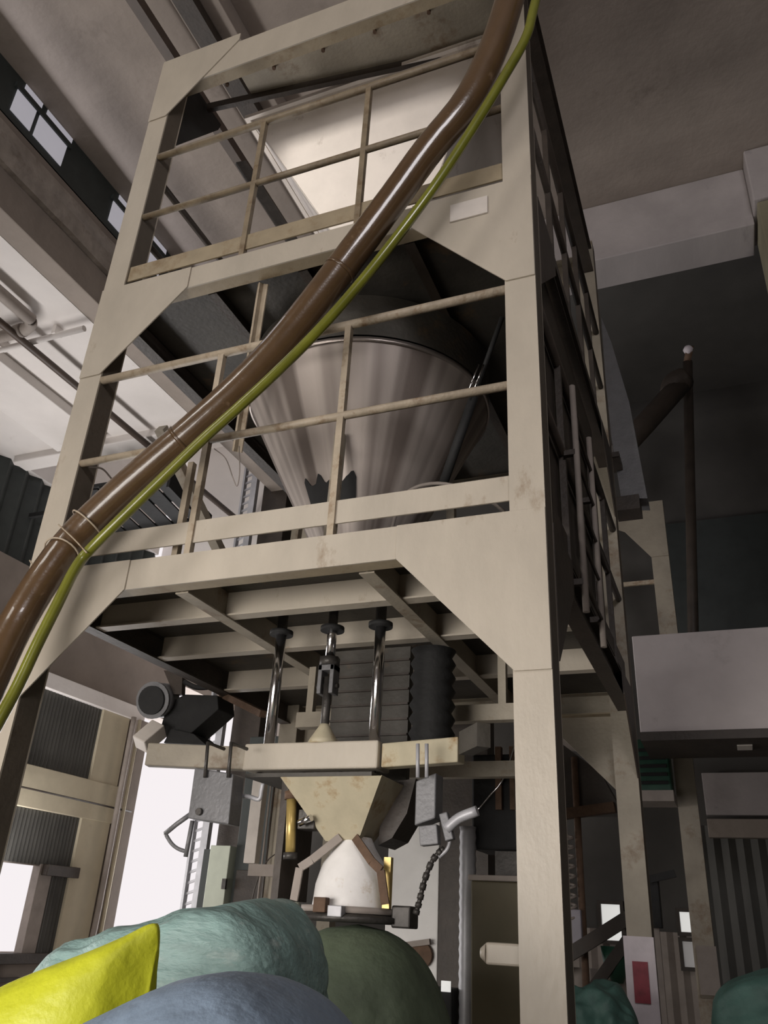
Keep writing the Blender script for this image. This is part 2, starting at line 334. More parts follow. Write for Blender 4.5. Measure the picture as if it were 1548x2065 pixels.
# big pale girder on the right
gd = thing('concrete_girder', 'long pale concrete girder crossing right of the tower at mid height', 'girder', (1.8, 10, 3.72))
build('web', MB().box(-0.9, 4.55, 10.0, 10.25, 3.76, 4.93), 'girder', gd, 0.01)
build('bottom_flange', MB().box(-0.9, 4.55, 9.95, 11.05, 3.66, 3.76), 'brown', gd)
build('lit_patch', MB().box(0.12, 0.28, 10.3, 10.55, 3.645, 3.66), 'paper', gd)  # off-white plate imitates a lit patch on the flange underside
# hung lamp-less canopy of slats on the left, pipes under the aisle soffit
cn = thing('slatted_canopy', 'black slatted steel canopy below the white ceiling, left of the cone hopper', 'canopy', (-9.3, 10.3, 7.95))
for k in range(6):
    build('slat', MB().beam((-9.95+0.36*k, 9.5, 8.05), (-10.2+0.36*k, 11.1, 8.05), 0.30, 0.03), 'black', cn)
build('end_plate', MB().beam((-10.3, 11.12, 8.0), (-8.2, 11.12, 8.0), 0.05, 0.3), 'black', cn)
build('side_plate', MB().beam((-7.95, 9.5, 8.0), (-8.2, 11.12, 8.0), 0.05, 0.3), 'black', cn)
build('cross_member', MB().beam((-10.3, 10.2, 8.1), (-8.0, 10.2, 8.1), 0.25, 0.06), 'black', cn)
build('cross_member', MB().beam((-10.3, 9.55, 8.1), (-8.0, 9.55, 8.1), 0.15, 0.06), 'black', cn)
build('wall_arm', MB().beam((XL, 10.2, 8.16), (-10.3, 10.2, 8.16), 0.08, 0.08), 'black', cn)

p1 = thing('ceiling_pipe', 'thick grey pipe with an elbow under the white ceiling at left', 'pipe', (-8.3, 4, 8.8), 'pipes under the white ceiling')
build('pipe_run', MB().tube(spline([(-8.15, -4, 8.82), (-8.15, 4, 8.82), (-8.15, 6.05, 8.82), (-8.17, 6.3, 8.82), (-8.35, 6.42, 8.82), (-8.8, 6.45, 8.82), (-11.5, 6.45, 8.82)], 6), 0.085, 14), 'dusty', p1)
build('coupling', MB().tube([(-8.42, 6.43, 8.82), (-8.56, 6.44, 8.82)], 0.10, 14), 'dusty', p1)
p2 = thing('ceiling_pipe', 'thin whitewashed conduit crossing under the white ceiling at left', 'pipe', (-9, 6.75, 8.86), 'pipes under the white ceiling')
build('pipe_run', MB().tube([(-11.5, 6.72, 8.86), (XC-0.4, 6.72, 8.86)], 0.045, 10), 'white', p2)
for x in (-8.1, -9.1, -10.2): build('clip', MB().box(x-0.03, x+0.03, 6.65, 6.79, 8.86, 9.0), 'white', p2)
tag(build('ceiling_pipe', MB().tube([(-8.52, -5, 8.74), (-8.52, 12.95, 8.74)], 0.055, 12), 'pipe'),
    'straight dark brown pipe running back under the white ceiling, behind the left tower column', 'pipe', 'pipes under the white ceiling')
tag(build('wall_pipe', MB().tube(spline([(XL+0.36, 13.78, 5.2), (XL+0.36, 13.78, 3.9), (XL+0.36, 13.78, 1.3), (XL+0.36, 13.6, 1.0), (XL+0.36, 13.2, 0.93)], 5), 0.055, 10), 'dusty'),
    'grey drainpipe down the beige pilaster beside the bright doorway', 'pipe')
tag(build('wall_pipe', MB().tube([(XL+0.33, 14.02, 5.2), (XL+0.33, 14.02, 0.1)], 0.035, 8), 'beige'),
    'slim beige conduit on the pilaster edge next to the bright doorway', 'pipe')
tag(build('wall_cable', MB().tube([(XL+0.26, 5.2, 3.42), (XL+0.26, 11.6, 3.44), (XL+0.30, 14.3, 3.42)], 0.018, 6), 'brown'),
    'dark cable clipped along the beige wall beam at lower left', 'cable')
# a small concrete-block wall pipes at bottom left
st = thing('steel_bracket_rack', 'rusty angle iron rack against the low wall at bottom left', 'rack', (XL+0.1, 11.6, 0))
build('upright', MB().box(XL+0.02, XL+0.10, 11.85, 11.93, 0, 0.84), 'brown', st)
build('crossbar', MB().box(XL+0.02, XL+0.10, 11.93, 12.5, 0.48, 0.54), 'brown', st)
build('crossbar', MB().box(XL+0.02, XL+0.10, 12.7, 13.2, 0.3, 0.36), 'brown', st)

# cable ladder and pale cabinet by the dark building column
lad = thing('cable_ladder', 'tall pale grey cable ladder standing beside the dark building column', 'cable ladder', (-8.0, 11.8, 0))
build('rail', MB().box(-8.02, -7.98, 11.7, 11.8, 0, 10.8), 'lightgrey', lad)
build('rail', MB().box(-7.82, -7.70, 11.7, 11.8, 0, 10.8), 'lightgrey', lad)
for k in range(70):
    build('rung', MB().beam((-8.0, 11.75, 0.1+0.15*k), (-7.82, 11.75, 0.16+0.15*k), 0.03, 0.035), 'lightgrey', lad)
pc = thing('control_cabinet', 'narrow pale green cabinet door left of the filling machine', 'cabinet', (-6.6, 10.6, 0))
build('body', MB().box(-6.84, -6.52, 10.5, 10.9, 0, 2.5), 'palegreen', pc, 0.008)
build('side_panel', MB().box(-6.95, -6.84, 10.52, 10.9, 0, 2.45), 'darkgreen', pc)
build('handle', MB().box(-6.56, -6.50, 10.46, 10.5, 1.95, 2.08), 'darksteel', pc)
dk = thing('machine_cabinet', 'tall black-green machine cabinet behind the left end of the filler', 'cabinet', (-6.0, 10.7, 0))
build('body', MB().box(-6.48, -5.75, 10.6, 11.2, 0, 4.0), 'darkgreen', dk, 0.01)
build('door', MB().box(-6.42, -5.81, 10.57, 10.6, 0.2, 2.2), 'brown', dk, 0.005)

# ------------------------------------------------------------------ steel tower
TX0, TX1 = -4.42, -0.755
tw = thing('steel_tower', 'tall cream steel tower of columns, beams and gusset plates carrying both hoppers', 'steel tower', (-2.58, 6, 0))
def column(x0, x1, y0, y1, z0, z1, m='paint', fl='y'):
    b = MB(); t = 0.014
    b.box(x0, x1, y0, y0+t, z0, z1).box(x0, x1, y1-t, y1, z0, z1)              # flanges (front and back)
    o = build('column', b, m, tw)
    for xa in (x0, x1-t): build('side_plate', MB().box(xa, xa+t, y0+t, y1-t, z0, z1), 'shaded_side', o)
    build('base_plate', MB().box(x0-0.09, x1+0.09, y0-0.09, y1+0.09, 0, 0.03), m, o)
    for i in (-1, 1):
        for j in (-1, 1):
            build('bolt', MB().tube([((x0+x1)/2+i*0.15, (y0+y1)/2+j*0.15, 0.03), ((x0+x1)/2+i*0.15, (y0+y1)/2+j*0.15, 0.07)], 0.015, 6), 'rust', o)
    return o
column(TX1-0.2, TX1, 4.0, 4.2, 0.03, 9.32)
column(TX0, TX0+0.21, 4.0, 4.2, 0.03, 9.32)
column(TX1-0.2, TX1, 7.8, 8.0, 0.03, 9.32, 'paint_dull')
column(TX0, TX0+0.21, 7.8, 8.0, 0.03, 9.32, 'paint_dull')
def channel_x(y, z0, z1, m='paint', ydir=1):
    b = MB()
    y0, y1 = (y, y+0.012) if ydir > 0 else (y-0.012, y)
    b.box(TX0+0.21, TX1-0.2, y0, y1, z0, z1)
    ya, yb = (y0, y0+0.12) if ydir > 0 else (y1-0.12, y1)
    if ydir > 0: ya = y1
    else: yb = y0
    b.box(TX0+0.21, TX1-0.2, ya, yb, z1-0.012, z1)
    o = build('beam', b, m, tw)
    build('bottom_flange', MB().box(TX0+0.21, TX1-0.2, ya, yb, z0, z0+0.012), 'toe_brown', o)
    return o
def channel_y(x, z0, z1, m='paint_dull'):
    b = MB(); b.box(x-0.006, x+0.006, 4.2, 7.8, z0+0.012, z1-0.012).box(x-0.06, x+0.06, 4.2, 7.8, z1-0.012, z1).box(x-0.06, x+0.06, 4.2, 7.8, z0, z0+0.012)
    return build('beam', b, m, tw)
for (z0, z1) in ((3.49, 3.70), (6.08, 6.29), (8.82, 9.20)):
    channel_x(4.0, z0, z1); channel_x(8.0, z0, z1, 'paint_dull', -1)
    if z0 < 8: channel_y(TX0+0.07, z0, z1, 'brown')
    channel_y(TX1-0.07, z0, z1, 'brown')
def gusset(zt, zb, side, y=3.994, xo=0.68, th=0.012, m='paint', low=0.70):
    if side > 0: p = [(TX1, zt), (TX1, zb-low), (TX1-0.19, zb-low), (TX1-0.19-xo, zb), (TX1-0.19-xo, zt)]
    else: p = [(TX0, zt), (TX0+0.21+xo, zt), (TX0+0.21+xo, zb), (TX0+0.20, zb-low), (TX0, zb-low)]
    return build('gusset_plate', MB().prism(p, 'y', y-th/2, y+th/2), m, tw, 0.002)
gusset(3.70, 3.49, 1); gusset(3.70, 3.49, -1); gusset(6.29, 6.08, 1); gusset(6.29, 6.08, -1)
gusset(9.31, 9.22, -1, xo=0.69, low=0.80); gusset(9.31, 9.22, 1, xo=0.69, low=0.80)
for zt, zb in ((3.70, 3.49), (6.29, 6.08)):
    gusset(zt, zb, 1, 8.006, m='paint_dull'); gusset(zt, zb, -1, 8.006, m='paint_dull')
# side gussets on the right face
for zt, zb in ((3.70, 3.49), (6.29, 6.08)):
    for (yc, s) in ((4.2, 1), (7.8, -1)):
        build('side_gusset', MB().prism([(yc, zt), (yc+s*0.6, zt), (yc+s*0.6, zb), (yc, zb-0.6)], 'x', TX1-0.006, TX1+0.006), 'brown', tw)
dg = [on(*p, X=TX0+0.14) for p in ((338, 236), (392, 172), (446, 252), (440, 262), (350, 296), (336, 286))]
build('side_gusset', MB().prism([(p.y, p.z) for p in dg], 'x', TX0+0.12, TX0+0.14), 'black', tw)
# joint cover plates
build('name_plate', MB().box(-1.33, -1.06, 3.975, 3.986, 6.02, 6.18), 'paper', tw)
# platform grid and deck of the first level
for y in (4.68, 5.46, 6.5):
    build('grid_beam', MB().box(TX0+0.13, TX1-0.13, y-0.05, y+0.05, 3.50, 3.512).box(TX0+0.13, TX1-0.13, y-0.006, y+0.006, 3.512, 3.69), 'paint', tw)
for x in (-3.19, -1.87):
    build('grid_beam', MB().box(x-0.05, x+0.05, 4.15, 7.85, 3.488, 3.499).box(x-0.006, x+0.006, 4.15, 7.85, 3.499, 3.69), 'paint_dull', tw)
build('deck', MB().box(TX0+0.13, TX1-0.13, 4.13, 7.87, 3.69, 3.71), 'deck', tw)
build('deck', MB().box(TX0+0.13, TX1-0.13, 4.13, 7.87, 6.23, 6.25), 'deck', tw)
build('deck', MB().prism([(-3.75, 4.13), (TX1-0.13, 4.13), (TX1-0.13, 4.93), (-3.75, 4.62)], 'z', 9.30, 9.32), 'paint_dull', tw)
build('deck_edge_angle', MB().beam((-4.25, 4.56, 9.26), (TX1-0.13, 4.95, 9.26), 0.05, 0.09), 'brown', tw)
for k in range(6):
    x = TX0+0.5+0.55*k
    build('bolt', MB().tube([(x, 4.40, 9.29), (x, 4.40, 9.26)], 0.02, 8), 'rust', tw)
for x in (-3.4, -2.58, -1.7):
    build('grid_beam', MB().box(x-0.04, x+0.04, 4.15, 7.85, 6.10, 6.11).box(x-0.005, x+0.005, 4.15, 7.85, 6.11, 6.23), 'brown', tw)
# hanger braces of the second level
build('brace', MB().beam((-2.93, 4.16, 6.08), (-3.35, 4.75, 4.95), 0.012, 0.10, (0, 1, 0)).beam((-2.93, 4.16, 6.08), (-3.35, 4.75, 4.95), 0.10, 0.012, (0, 1, 0)), 'rail', tw)
build('brace', MB().beam((-4.3, 4.9, 5.45), (-4.3, 7.75, 3.75), 0.09, 0.09), 'paint_dull', tw)
# guardrails: front, left and right of both levels
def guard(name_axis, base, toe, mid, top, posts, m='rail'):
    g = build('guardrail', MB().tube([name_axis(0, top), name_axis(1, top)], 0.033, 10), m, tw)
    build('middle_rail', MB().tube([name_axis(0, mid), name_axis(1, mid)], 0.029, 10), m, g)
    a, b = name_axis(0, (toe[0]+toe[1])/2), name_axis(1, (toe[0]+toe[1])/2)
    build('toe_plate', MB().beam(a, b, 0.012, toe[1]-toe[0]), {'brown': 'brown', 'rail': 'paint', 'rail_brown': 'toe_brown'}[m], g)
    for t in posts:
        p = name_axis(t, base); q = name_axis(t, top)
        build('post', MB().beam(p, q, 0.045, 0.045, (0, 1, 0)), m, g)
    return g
fx = lambda t, z: Vector((TX0+0.21 + t*(TX1-0.2-TX0-0.21), 4.03, z))
ft = lambda X: (X-(TX0+0.21))/(TX1-0.2-TX0-0.21)
guard(fx, 3.70, (3.785, 3.945), 4.58, 5.34, (ft(-2.07), ft(-3.10)))
guard(fx, 6.29, (6.36, 6.52), 7.11, 7.88, (ft(-2.08), ft(-3.08)), 'rail_brown')
build('gate_post', MB().beam((-3.30, 4.16, 3.71), (-3.30, 4.16, 4.5), 0.045, 0.045, (0, 1, 0)), 'rail', tw)
for base, toe, mid, top in ((3.70, (3.785, 3.945), 4.58, 5.34), (6.29, (6.36, 6.52), 7.11, 7.88)):
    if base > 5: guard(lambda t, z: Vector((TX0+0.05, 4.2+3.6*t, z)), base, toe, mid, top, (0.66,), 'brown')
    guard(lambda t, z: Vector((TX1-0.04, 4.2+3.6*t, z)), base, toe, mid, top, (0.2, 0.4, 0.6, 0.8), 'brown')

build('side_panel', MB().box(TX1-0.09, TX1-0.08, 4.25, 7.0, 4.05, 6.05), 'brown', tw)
# access ladder on the right face of the tower
al = thing('access_ladder', 'narrow pale ladder fixed to the dark right side of the tower', 'ladder', (TX1+0.06, 5.25, 3.4))
for y in (4.88, 5.6): build('stringer', MB().tube([(TX1+0.06, y, 3.4), (TX1+0.06, y, 5.1)], 0.022, 8), 'dusty', al)
for k in range(5): build('rung', MB().tube([(TX1+0.06, 4.88, 3.6+0.3*k), (TX1+0.06, 5.6, 3.6+0.3*k)], 0.013, 6), 'brown', al)
for z in (3.6, 4.55):
    for y in (4.88, 5.6): build('bracket', MB().box(TX1-0.02, TX1+0.06, y-0.02, y+0.02, z-0.02, z+0.02), 'brown', al)
gc = thing('grey_chute', 'grey tapering sheet chute leaning beside the rear right column', 'chute', (-0.55, 8.3, 5.2))
gp = [on(*p, Y=8.3) for p in ((1212, 640), (1232, 690), (1268, 810), (1305, 1005), (1252, 1005), (1232, 880), (1220, 760))]
build('sheet', MB().prism([(p.x, p.z) for p in gp], 'y', 8.3, 8.6), 'greymetal', gc)
gb = on(1262, 1010, Y=8.25)
build('outlet_bracket', MB().box(gb.x-0.12, gb.x+0.14, 8.22, 8.5, gb.z-0.12, gb.z+0.05), 'brown', gc)
build('mounting_arm', MB().box(TX1-0.05, -0.68, 7.98, 8.34, 6.3, 6.36), 'brown', gc)

# ------------------------------------------------------------------ big cone hopper on the first level
CXh, CYh = -2.58, 5.55
hp = thing('cone_hopper', 'large round stainless steel cone hopper behind the lower railing', 'hopper', (CXh, CYh, 3.71))
seg = 64
cone = MB(); prof = [(1.05, 5.66), (1.045, 5.63), (0.66, 4.87), (0.26, 4.10)]
rings = []
for r, z in prof:
    ring = []
    for t in range(seg):
        wv = 1 + 0.010*math.sin(t*2.9) + 0.008*math.sin(t*1.3+2)
        if z > 5.62: wv = 1
        ring.append(cone.bm.verts.new((CXh+r*wv*math.cos(2*math.pi*t/seg), CYh+r*wv*math.sin(2*math.pi*t/seg), z)))
    rings.append(ring)
for i in range(len(rings)-1):
    for t in range(seg): cone.bm.faces.new((rings[i][t], rings[i][(t+1) % seg], rings[i+1][(t+1) % seg], rings[i+1][t])).smooth = True
build('cone', cone, 'conesteel', hp)
build('rim', MB().lathe((CXh, CYh), [(1.05, 5.64), (1.065, 5.64), (1.065, 5.68), (1.05, 5.68)], 64, False, 0, True), 'stainless', hp)
build('shell', MB().lathe((CXh, CYh), [(1.06, 5.70), (1.06, 6.10)], 64, False), 'deck', hp)
build('outlet_collar', MB().lathe((CXh, CYh), [(0.26, 4.11), (0.32, 4.10), (0.32, 4.06), (0.22, 4.0), (0.22, 3.71)], 40, False), 'stainless', hp)
rag = MB(); prevv = None
for t in range(25):
    a = math.radians(243 + t*1.9)
    z1 = 4.71 + 0.035*math.sin(t*0.9+0.6) + 0.012*math.sin(t*1.7)
    r0 = 0.26 + (4.45-4.10)*0.506 + 0.012; rr = 0.26 + (z1-4.10)*0.506 + 0.012
    v = (rag.bm.verts.new((CXh+r0*math.cos(a), CYh+r0*math.sin(a), 4.45)), rag.bm.verts.new((CXh+rr*math.cos(a), CYh+rr*math.sin(a), z1)))
    if prevv: rag.bm.faces.new((prevv[0], v[0], v[1], prevv[1]))
    prevv = v
o = build('rubber_skirt', rag, 'black', hp); o.modifiers.new('t', 'SOLIDIFY').thickness = 0.012
for t in range(3):
    a = math.radians(40+120*t)
    build('support_leg', MB().beam((CXh+0.80*math.cos(a), CYh+0.80*math.sin(a), 4.95), (CXh+0.85*math.cos(a), CYh+0.85*math.sin(a), 3.71), 0.07, 0.07, (1, 0, 0)), 'paint_dull', hp)
vb = thing('vibrator_motor', 'small green motor seen under the toe plate below the cone hopper', 'motor', (-2.75, 4.55, 3.71))
build('housing', MB().tube([(-2.95, 4.5, 3.83), (-2.68, 4.5, 3.83)], 0.09, 16), 'greenbox', vb)
build('foot', MB().box(-2.94, -2.70, 4.42, 4.58, 3.71, 3.75), 'greenbox', vb)
bx = thing('cardboard_box', 'flattened cream box on the deck edge beside the green motor', 'box', (-2.45, 4.5, 3.71))
build('carton', MB().box(-2.62, -2.28, 4.35, 4.6, 3.71, 3.83), 'beige', bx, 0.004)
build('lid_flap', MB().box(-2.62, -2.28, 4.30, 4.35, 3.82, 3.83), 'beige', bx)
tag(build('air_hose', MB().tube(spline([(-2.0, 4.7, 3.72), (-1.9, 4.65, 4.15), (-1.78, 4.65, 4.32), (-1.5, 4.65, 4.3), (-1.15, 4.65, 4.05), (-1.05, 4.7, 3.72)], 6), 0.013, 8), 'dusty'),
    'thin grey air hose arching over the deck right of the cone hopper', 'hose')
ss = thing('pneumatic_ram', 'black gas ram with bright rod leaning right of the cone hopper', 'ram', on(890, 985, Y=4.75))
build('barrel', MB().tube([on(890, 985, Y=4.75), on(955, 800, Y=4.6)], 0.035, 10), 'black', ss)
build('rod', MB().tube([on(955, 800, Y=4.6), on(1012, 640, Y=4.45)], 0.018, 10), 'black', ss)
build('clip', MB().tube([on(940, 800, Y=4.55), on(965, 735, Y=4.5)], 0.007, 8), 'chrome', ss)
build('clip', MB().tube([on(950, 800, Y=4.55), on(975, 735, Y=4.5)], 0.006, 8), 'chrome', ss)

# ------------------------------------------------------------------ upper sheet hopper
uh = thing('pyramid_hopper', 'bright stainless sheet pyramid hopper behind the upper railing', 'hopper', (-2.58, 6.0, 6.25))
T = [(-3.88, 4.82), (-1.28, 4.82), (-1.28, 7.3), (-3.88, 7.3)]; B = [(-2.72, 5.72), (-2.42, 5.72), (-2.42, 6.02), (-2.72, 6.02)]
for i in range(4):
    j = (i+1) % 4
    m = MB(); m.quad((*T[i], 9.25), (*T[j], 9.25), (*B[j], 7.30), (*B[i], 7.30))
    o = build('sheet_face', m, 'sheet', uh); o.modifiers.new('t', 'SOLIDIFY').thickness = 0.008
build('rim_flange', MB().box(-3.93, -1.23, 4.78, 4.82, 9.22, 9.27).box(-3.93, -1.23, 7.3, 7.34, 9.22, 9.27).box(-3.93, -3.88, 4.82, 7.3, 9.22, 9.27).box(-1.28, -1.23, 4.82, 7.3, 9.22, 9.27), 'sheet', uh)
build('outlet_pipe', MB().tube([(-2.57, 5.87, 7.32), (-2.57, 5.87, 6.25)], 0.15, 20), 'sheet', uh)
build('corner_seam', MB().tube([(T[0][0], T[0][1], 9.25), (B[0][0], B[0][1], 7.30)], 0.012, 6), 'sheet', uh)
build('side_stiffener', MB().beam((-4.05, 5.0, 8.85), (-3.35, 5.6, 7.6), 0.03, 0.12), 'darksteel', uh)

# ------------------------------------------------------------------ bag filling machine hanging under the first level
fm = thing('bag_filling_machine', 'cream and grey bag filling machine hanging on rods under the tower platform', 'filling machine', (-2.5, 5.0, 1.6))
def fp(name, mb, m, par=None, bevel=0): return build(name, mb, m, par or fm, bevel)
YM = 5.0
def rod(x, z0, z1, r=0.038, m='chrome', y=YM):
    o = fp('guide_rod', MB().tube([(x, y, z0), (x, y, z1)], r, 16), m)
    build('flange', MB().disc((x, y, 3.47), (0, 0, 1), 0.085, 0.03), 'black', o)
    return o
rod(-2.90, 2.66, 3.62); rod(-2.12, 2.66, 3.62); rod(-2.49, 3.24, 3.62, 0.034)
fp('clevis_nut', MB().disc((-2.49, YM, 3.23), (0, 0, 1), 0.075, 0.06, 6), 'darksteel')
cv = fp('clevis', MB().box(-2.55, -2.52, YM-0.05, YM+0.05, 3.0, 3.2).box(-2.46, -2.43, YM-0.05, YM+0.05, 3.0, 3.2).box(-2.55, -2.43, YM-0.05, YM+0.05, 3.16, 3.2), 'greymetal', None, 0.004)
build('pin', MB().tube([(-2.57, YM, 3.06), (-2.41, YM, 3.06)], 0.018, 10), 'darksteel', cv)
fp('connecting_rod', MB().tube([(-2.49, YM, 3.12), (-2.49, YM, 2.72)], 0.03, 12), 'darksteel')
fp('rod_boss', MB().lathe((-2.49, YM), [(0.11, 2.66), (0.09, 2.70), (0.04, 2.78), (0.03, 2.80)], 20), 'cone_paint')
fp('cross_beam', MB().box(-3.03, -2.05, 4.90, 5.12, 2.49, 2.665), 'paint', None, 0.012)
for x in (-2.95, -2.62, -2.35, -2.12): fp('bolt', MB().tube([(x, 5.0, 2.49), (x, 5.0, 2.455)], 0.02, 6), 'darksteel')
L0 = (-3.02, 4.98, 2.575); L1 = on(300, 1515, Z=2.60)
R0 = (-2.03, 4.98, 2.575); R1 = on(930, 1505, Z=2.60)
fp('left_arm', MB().beam((L1.x, L1.y, 2.575), L0, 0.09, 0.15), 'paint_dull', None, 0.008)
fp('right_arm', MB().beam((R1.x, R1.y, 2.575), R0, 0.09, 0.15), 'cone_paint', None, 0.008)
fp('mounting_plate', MB().box(-2.95, -2.05, 4.82, 5.5, 2.43, 2.455), 'deck')
# inverted square hopper over the spout
sq = MB(); t0 = [(-2.68, 4.82), (-1.98, 4.82), (-1.98, 5.42), (-2.68, 5.42)]; b0 = [(-2.42, 5.02), (-2.20, 5.02), (-2.20, 5.24), (-2.42, 5.24)]
for i in range(4): j = (i+1) % 4; sq.quad((*t0[i], 2.43), (*t0[j], 2.43), (*b0[j], 2.07), (*b0[i], 2.07))
o = fp('feed_cone', sq, 'cone_paint'); o.modifiers.new('t', 'SOLIDIFY').thickness = 0.006
SX, SY = -2.26, 5.12
fp('filling_spout', MB().lathe((SX, SY), [(0.10, 2.10), (0.13, 2.04), (0.20, 1.94), (0.235, 1.82), (0.245, 1.70)], 40, False), 'spout')
fp('spout_flange', MB().lathe((SX, SY), [(0.24, 1.70), (0.31, 1.70), (0.31, 1.665), (0.24, 1.665)], 40, False), 'dusty')
fp('clamp_ring', MB().lathe((SX, SY), [(0.29, 1.665), (0.34, 1.65), (0.34, 1.62), (0.27, 1.615)], 32), 'darksteel')
for (a, n_) in ((-1, 'strap'), (1, 'strap')):
    st_ = [(SX+a*0.05, SY-0.13, 2.09), (SX+a*0.20, SY-0.20, 1.95), (SX+a*0.27, SY-0.22, 1.90), (SX+a*0.30, SY-0.20, 1.72)]
    m = MB()
    for p, q in zip(st_[:-1], st_[1:]): m.beam(p, q, 0.05, 0.014, (0, 1, 0))
    fp('strap', m, 'dusty' if a < 0 else 'rust')
fp('bag_sensor', MB().box(SX-0.10, SX-0.02, SY-0.34, SY-0.28, 1.66, 1.74), 'rust', None, 0.005)
fp('clamp_block', MB().box(SX+0.0, SX+0.09, SY-0.35, SY-0.28, 1.64, 1.70), 'lightgrey', None, 0.005)
fp('latch', MB().box(SX+0.30, SX+0.42, SY-0.1, SY+0.05, 1.60, 1.72), 'darksteel', None, 0.01)
fp('latch', MB().box(SX-0.42, SX-0.28, SY-0.15, SY+0.0, 1.62, 1.68), 'pinkwhite', None, 0.01)
fp('guide_strip', MB().box(SX+0.255, SX+0.30, SY-0.14, SY-0.10, 1.70, 1.98), 'brass')
# air cylinder at left of the spout
pcyl = fp('air_cylinder', MB().tube([(-2.66, 4.95, 2.32), (-2.63, 4.95, 1.98)], 0.032, 14), 'brass')
build('end_cap', MB().tube([(-2.665, 4.95, 2.36), (-2.66, 4.95, 2.31)], 0.045, 14), 'rust', pcyl)
build('end_cap', MB().tube([(-2.63, 4.95, 1.99), (-2.628, 4.95, 1.95)], 0.045, 14), 'darksteel', pcyl)
fp('valve_block', MB().box(-2.60, -2.48, 4.95, 5.08, 2.13, 2.25), 'darksteel', None, 0.006)
fp('valve_block', MB().box(-2.58, -2.50, 4.93, 5.05, 2.26, 2.36), 'rust', None, 0.006)
fp('fitting', MB().tube([(-2.56, 4.9, 2.16), (-2.47, 4.88, 2.19)], 0.022, 8), 'chrome')
fp('side_plate', MB().box(-2.74, -2.69, 4.95, 5.35, 1.72, 2.43), 'brown')
sp_ = [on(*p, Y=5.2) for p in ((775, 1578), (838, 1570), (820, 1640), (790, 1690), (762, 1705), (768, 1640))]
fp('side_plate', MB().prism([(p.x, p.z) for p in sp_], 'y', 5.2, 5.5), 'brown')
# clamp with quadrant lever on the left arm
cb = fp('clamp_box', MB().prism([(p.x, p.z) for p in (on(392, 1548, Y=4.62), on(470, 1560, Y=4.62), on(460, 1662, Y=4.62), on(378, 1650, Y=4.62))], 'y', 4.62, 4.76), 'greymetal', None, 0.008)
for px in (415, 462):
    a, b = on(px+4, 1498, Y=4.60), on(px-2, 1568, Y=4.60)
    build('u_bolt', MB().tube([(a.x, 4.80, a.z), (a.x, 4.60, a.z), (b.x, 4.60, b.z)], 0.012, 8), 'darksteel', cb)
pb = on(402, 1637, Y=4.61); build('pivot_bolt', MB().disc(pb, (0, 1, 0), 0.022, 0.03, 12), 'darksteel', cb)
pts = [on(*p, Y=4.66) for p in ((384, 1642), (356, 1662), (333, 1681))]
arc = [on(*p, Y=4.66) for p in ((333, 1681), (345, 1700), (358, 1711), (374, 1717))]
lv = build('quadrant_lever', MB().tube(pts, 0.016, 8).tube(spline(arc, 4), 0.012, 8).tube([on(388, 1655, Y=4.66), on(374, 1728, Y=4.66)], 0.014, 8), 'greymetal', cb)
fp('hook', MB().tube(spline([on(*p, Y=4.8) for p in ((470, 1605), (500, 1606), (522, 1612), (527, 1595), (530, 1580))], 4), 0.014, 8), 'lightgrey')
# clamp on the right arm with jaw and chain
cr = fp('clamp_box', MB().prism([(p.x, p.z) for p in (on(838, 1575, Y=4.72), on(879, 1558, Y=4.72), on(877, 1650, Y=4.72), on(835, 1665, Y=4.72))], 'y', 4.72, 4.86), 'greymetal', None, 0.008)
for px in (842, 860):
    a, b = on(px, 1500, Y=4.66), on(px, 1568, Y=4.66); build('u_bolt', MB().tube([a, b], 0.012, 8), 'lightgrey', cr)
jw = build('jaw', MB().beam(on(895, 1640, Y=4.72), on(908, 1695, Y=4.72), 0.05, 0.05, (0, 1, 0)).beam(on(865, 1665, Y=4.72), on(868, 1705, Y=4.72), 0.11, 0.06, (0, 1, 0)), 'greymetal', cr, 0.006)
fp('jaw_spring', MB().tube(spline([on(*p, Y=4.7) for p in ((900, 1672), (925, 1650), (962, 1635))], 4), 0.03, 10), 'lightgrey')
ch = MB(); cp = spline([on(*p, Y=4.8) for p in ((893, 1712), (872, 1735), (856, 1775), (846, 1815), (838, 1845))], 4)
for i in range(len(cp)-1):
    d = (cp[i+1]-cp[i])*0.35; ch.tube([cp[i]-d, cp[i]+d*2.4], 0.014 + 0.006*(i % 2), 8)
fp('chain', ch, 'darksteel')
fp('spring_hook', MB().tube(spline([on(*p, Y=4.8) for p in ((885, 1728), (902, 1712), (908, 1690))], 3), 0.012, 8), 'lightgrey')
# bellows
bl = MB(); prof = []
for k in range(15): prof += [(0.135 if k % 2 else 0.165, 2.72 + 0.05*k)]
bl.lathe((-1.90, 5.5), prof, 24); fp('bellows', bl, 'black')
fp('back_ducting', MB().box(-2.72, -2.1, 5.55, 5.62, 2.5, 3.49), 'deck')
for k in range(7): fp('duct_rib', MB().box(-2.72, -2.1, 5.53, 5.55, 2.72+0.11*k, 2.735+0.11*k), 'brown')
fp('back_frame', MB().box(-3.2, -1.4, 5.9, 6.0, 3.0, 3.12), 'paint_dull')
fp('back_frame', MB().box(-3.2, -1.4, 6.5, 6.6, 2.7, 2.82), 'paint_dull')
for x in (-3.1, -1.5):
    fp('hanger', MB().box(x-0.03, x+0.03, 5.92, 5.98, 3.12, 3.5), 'paint_dull')
    fp('hanger', MB().box(x-0.03, x+0.03, 6.52, 6.58, 2.82, 3.5), 'paint_dull')
fp('end_box', MB().beam(on(938, 1500, Z=2.575), on(975, 1482, Z=2.575), 0.08, 0.13), 'deck')

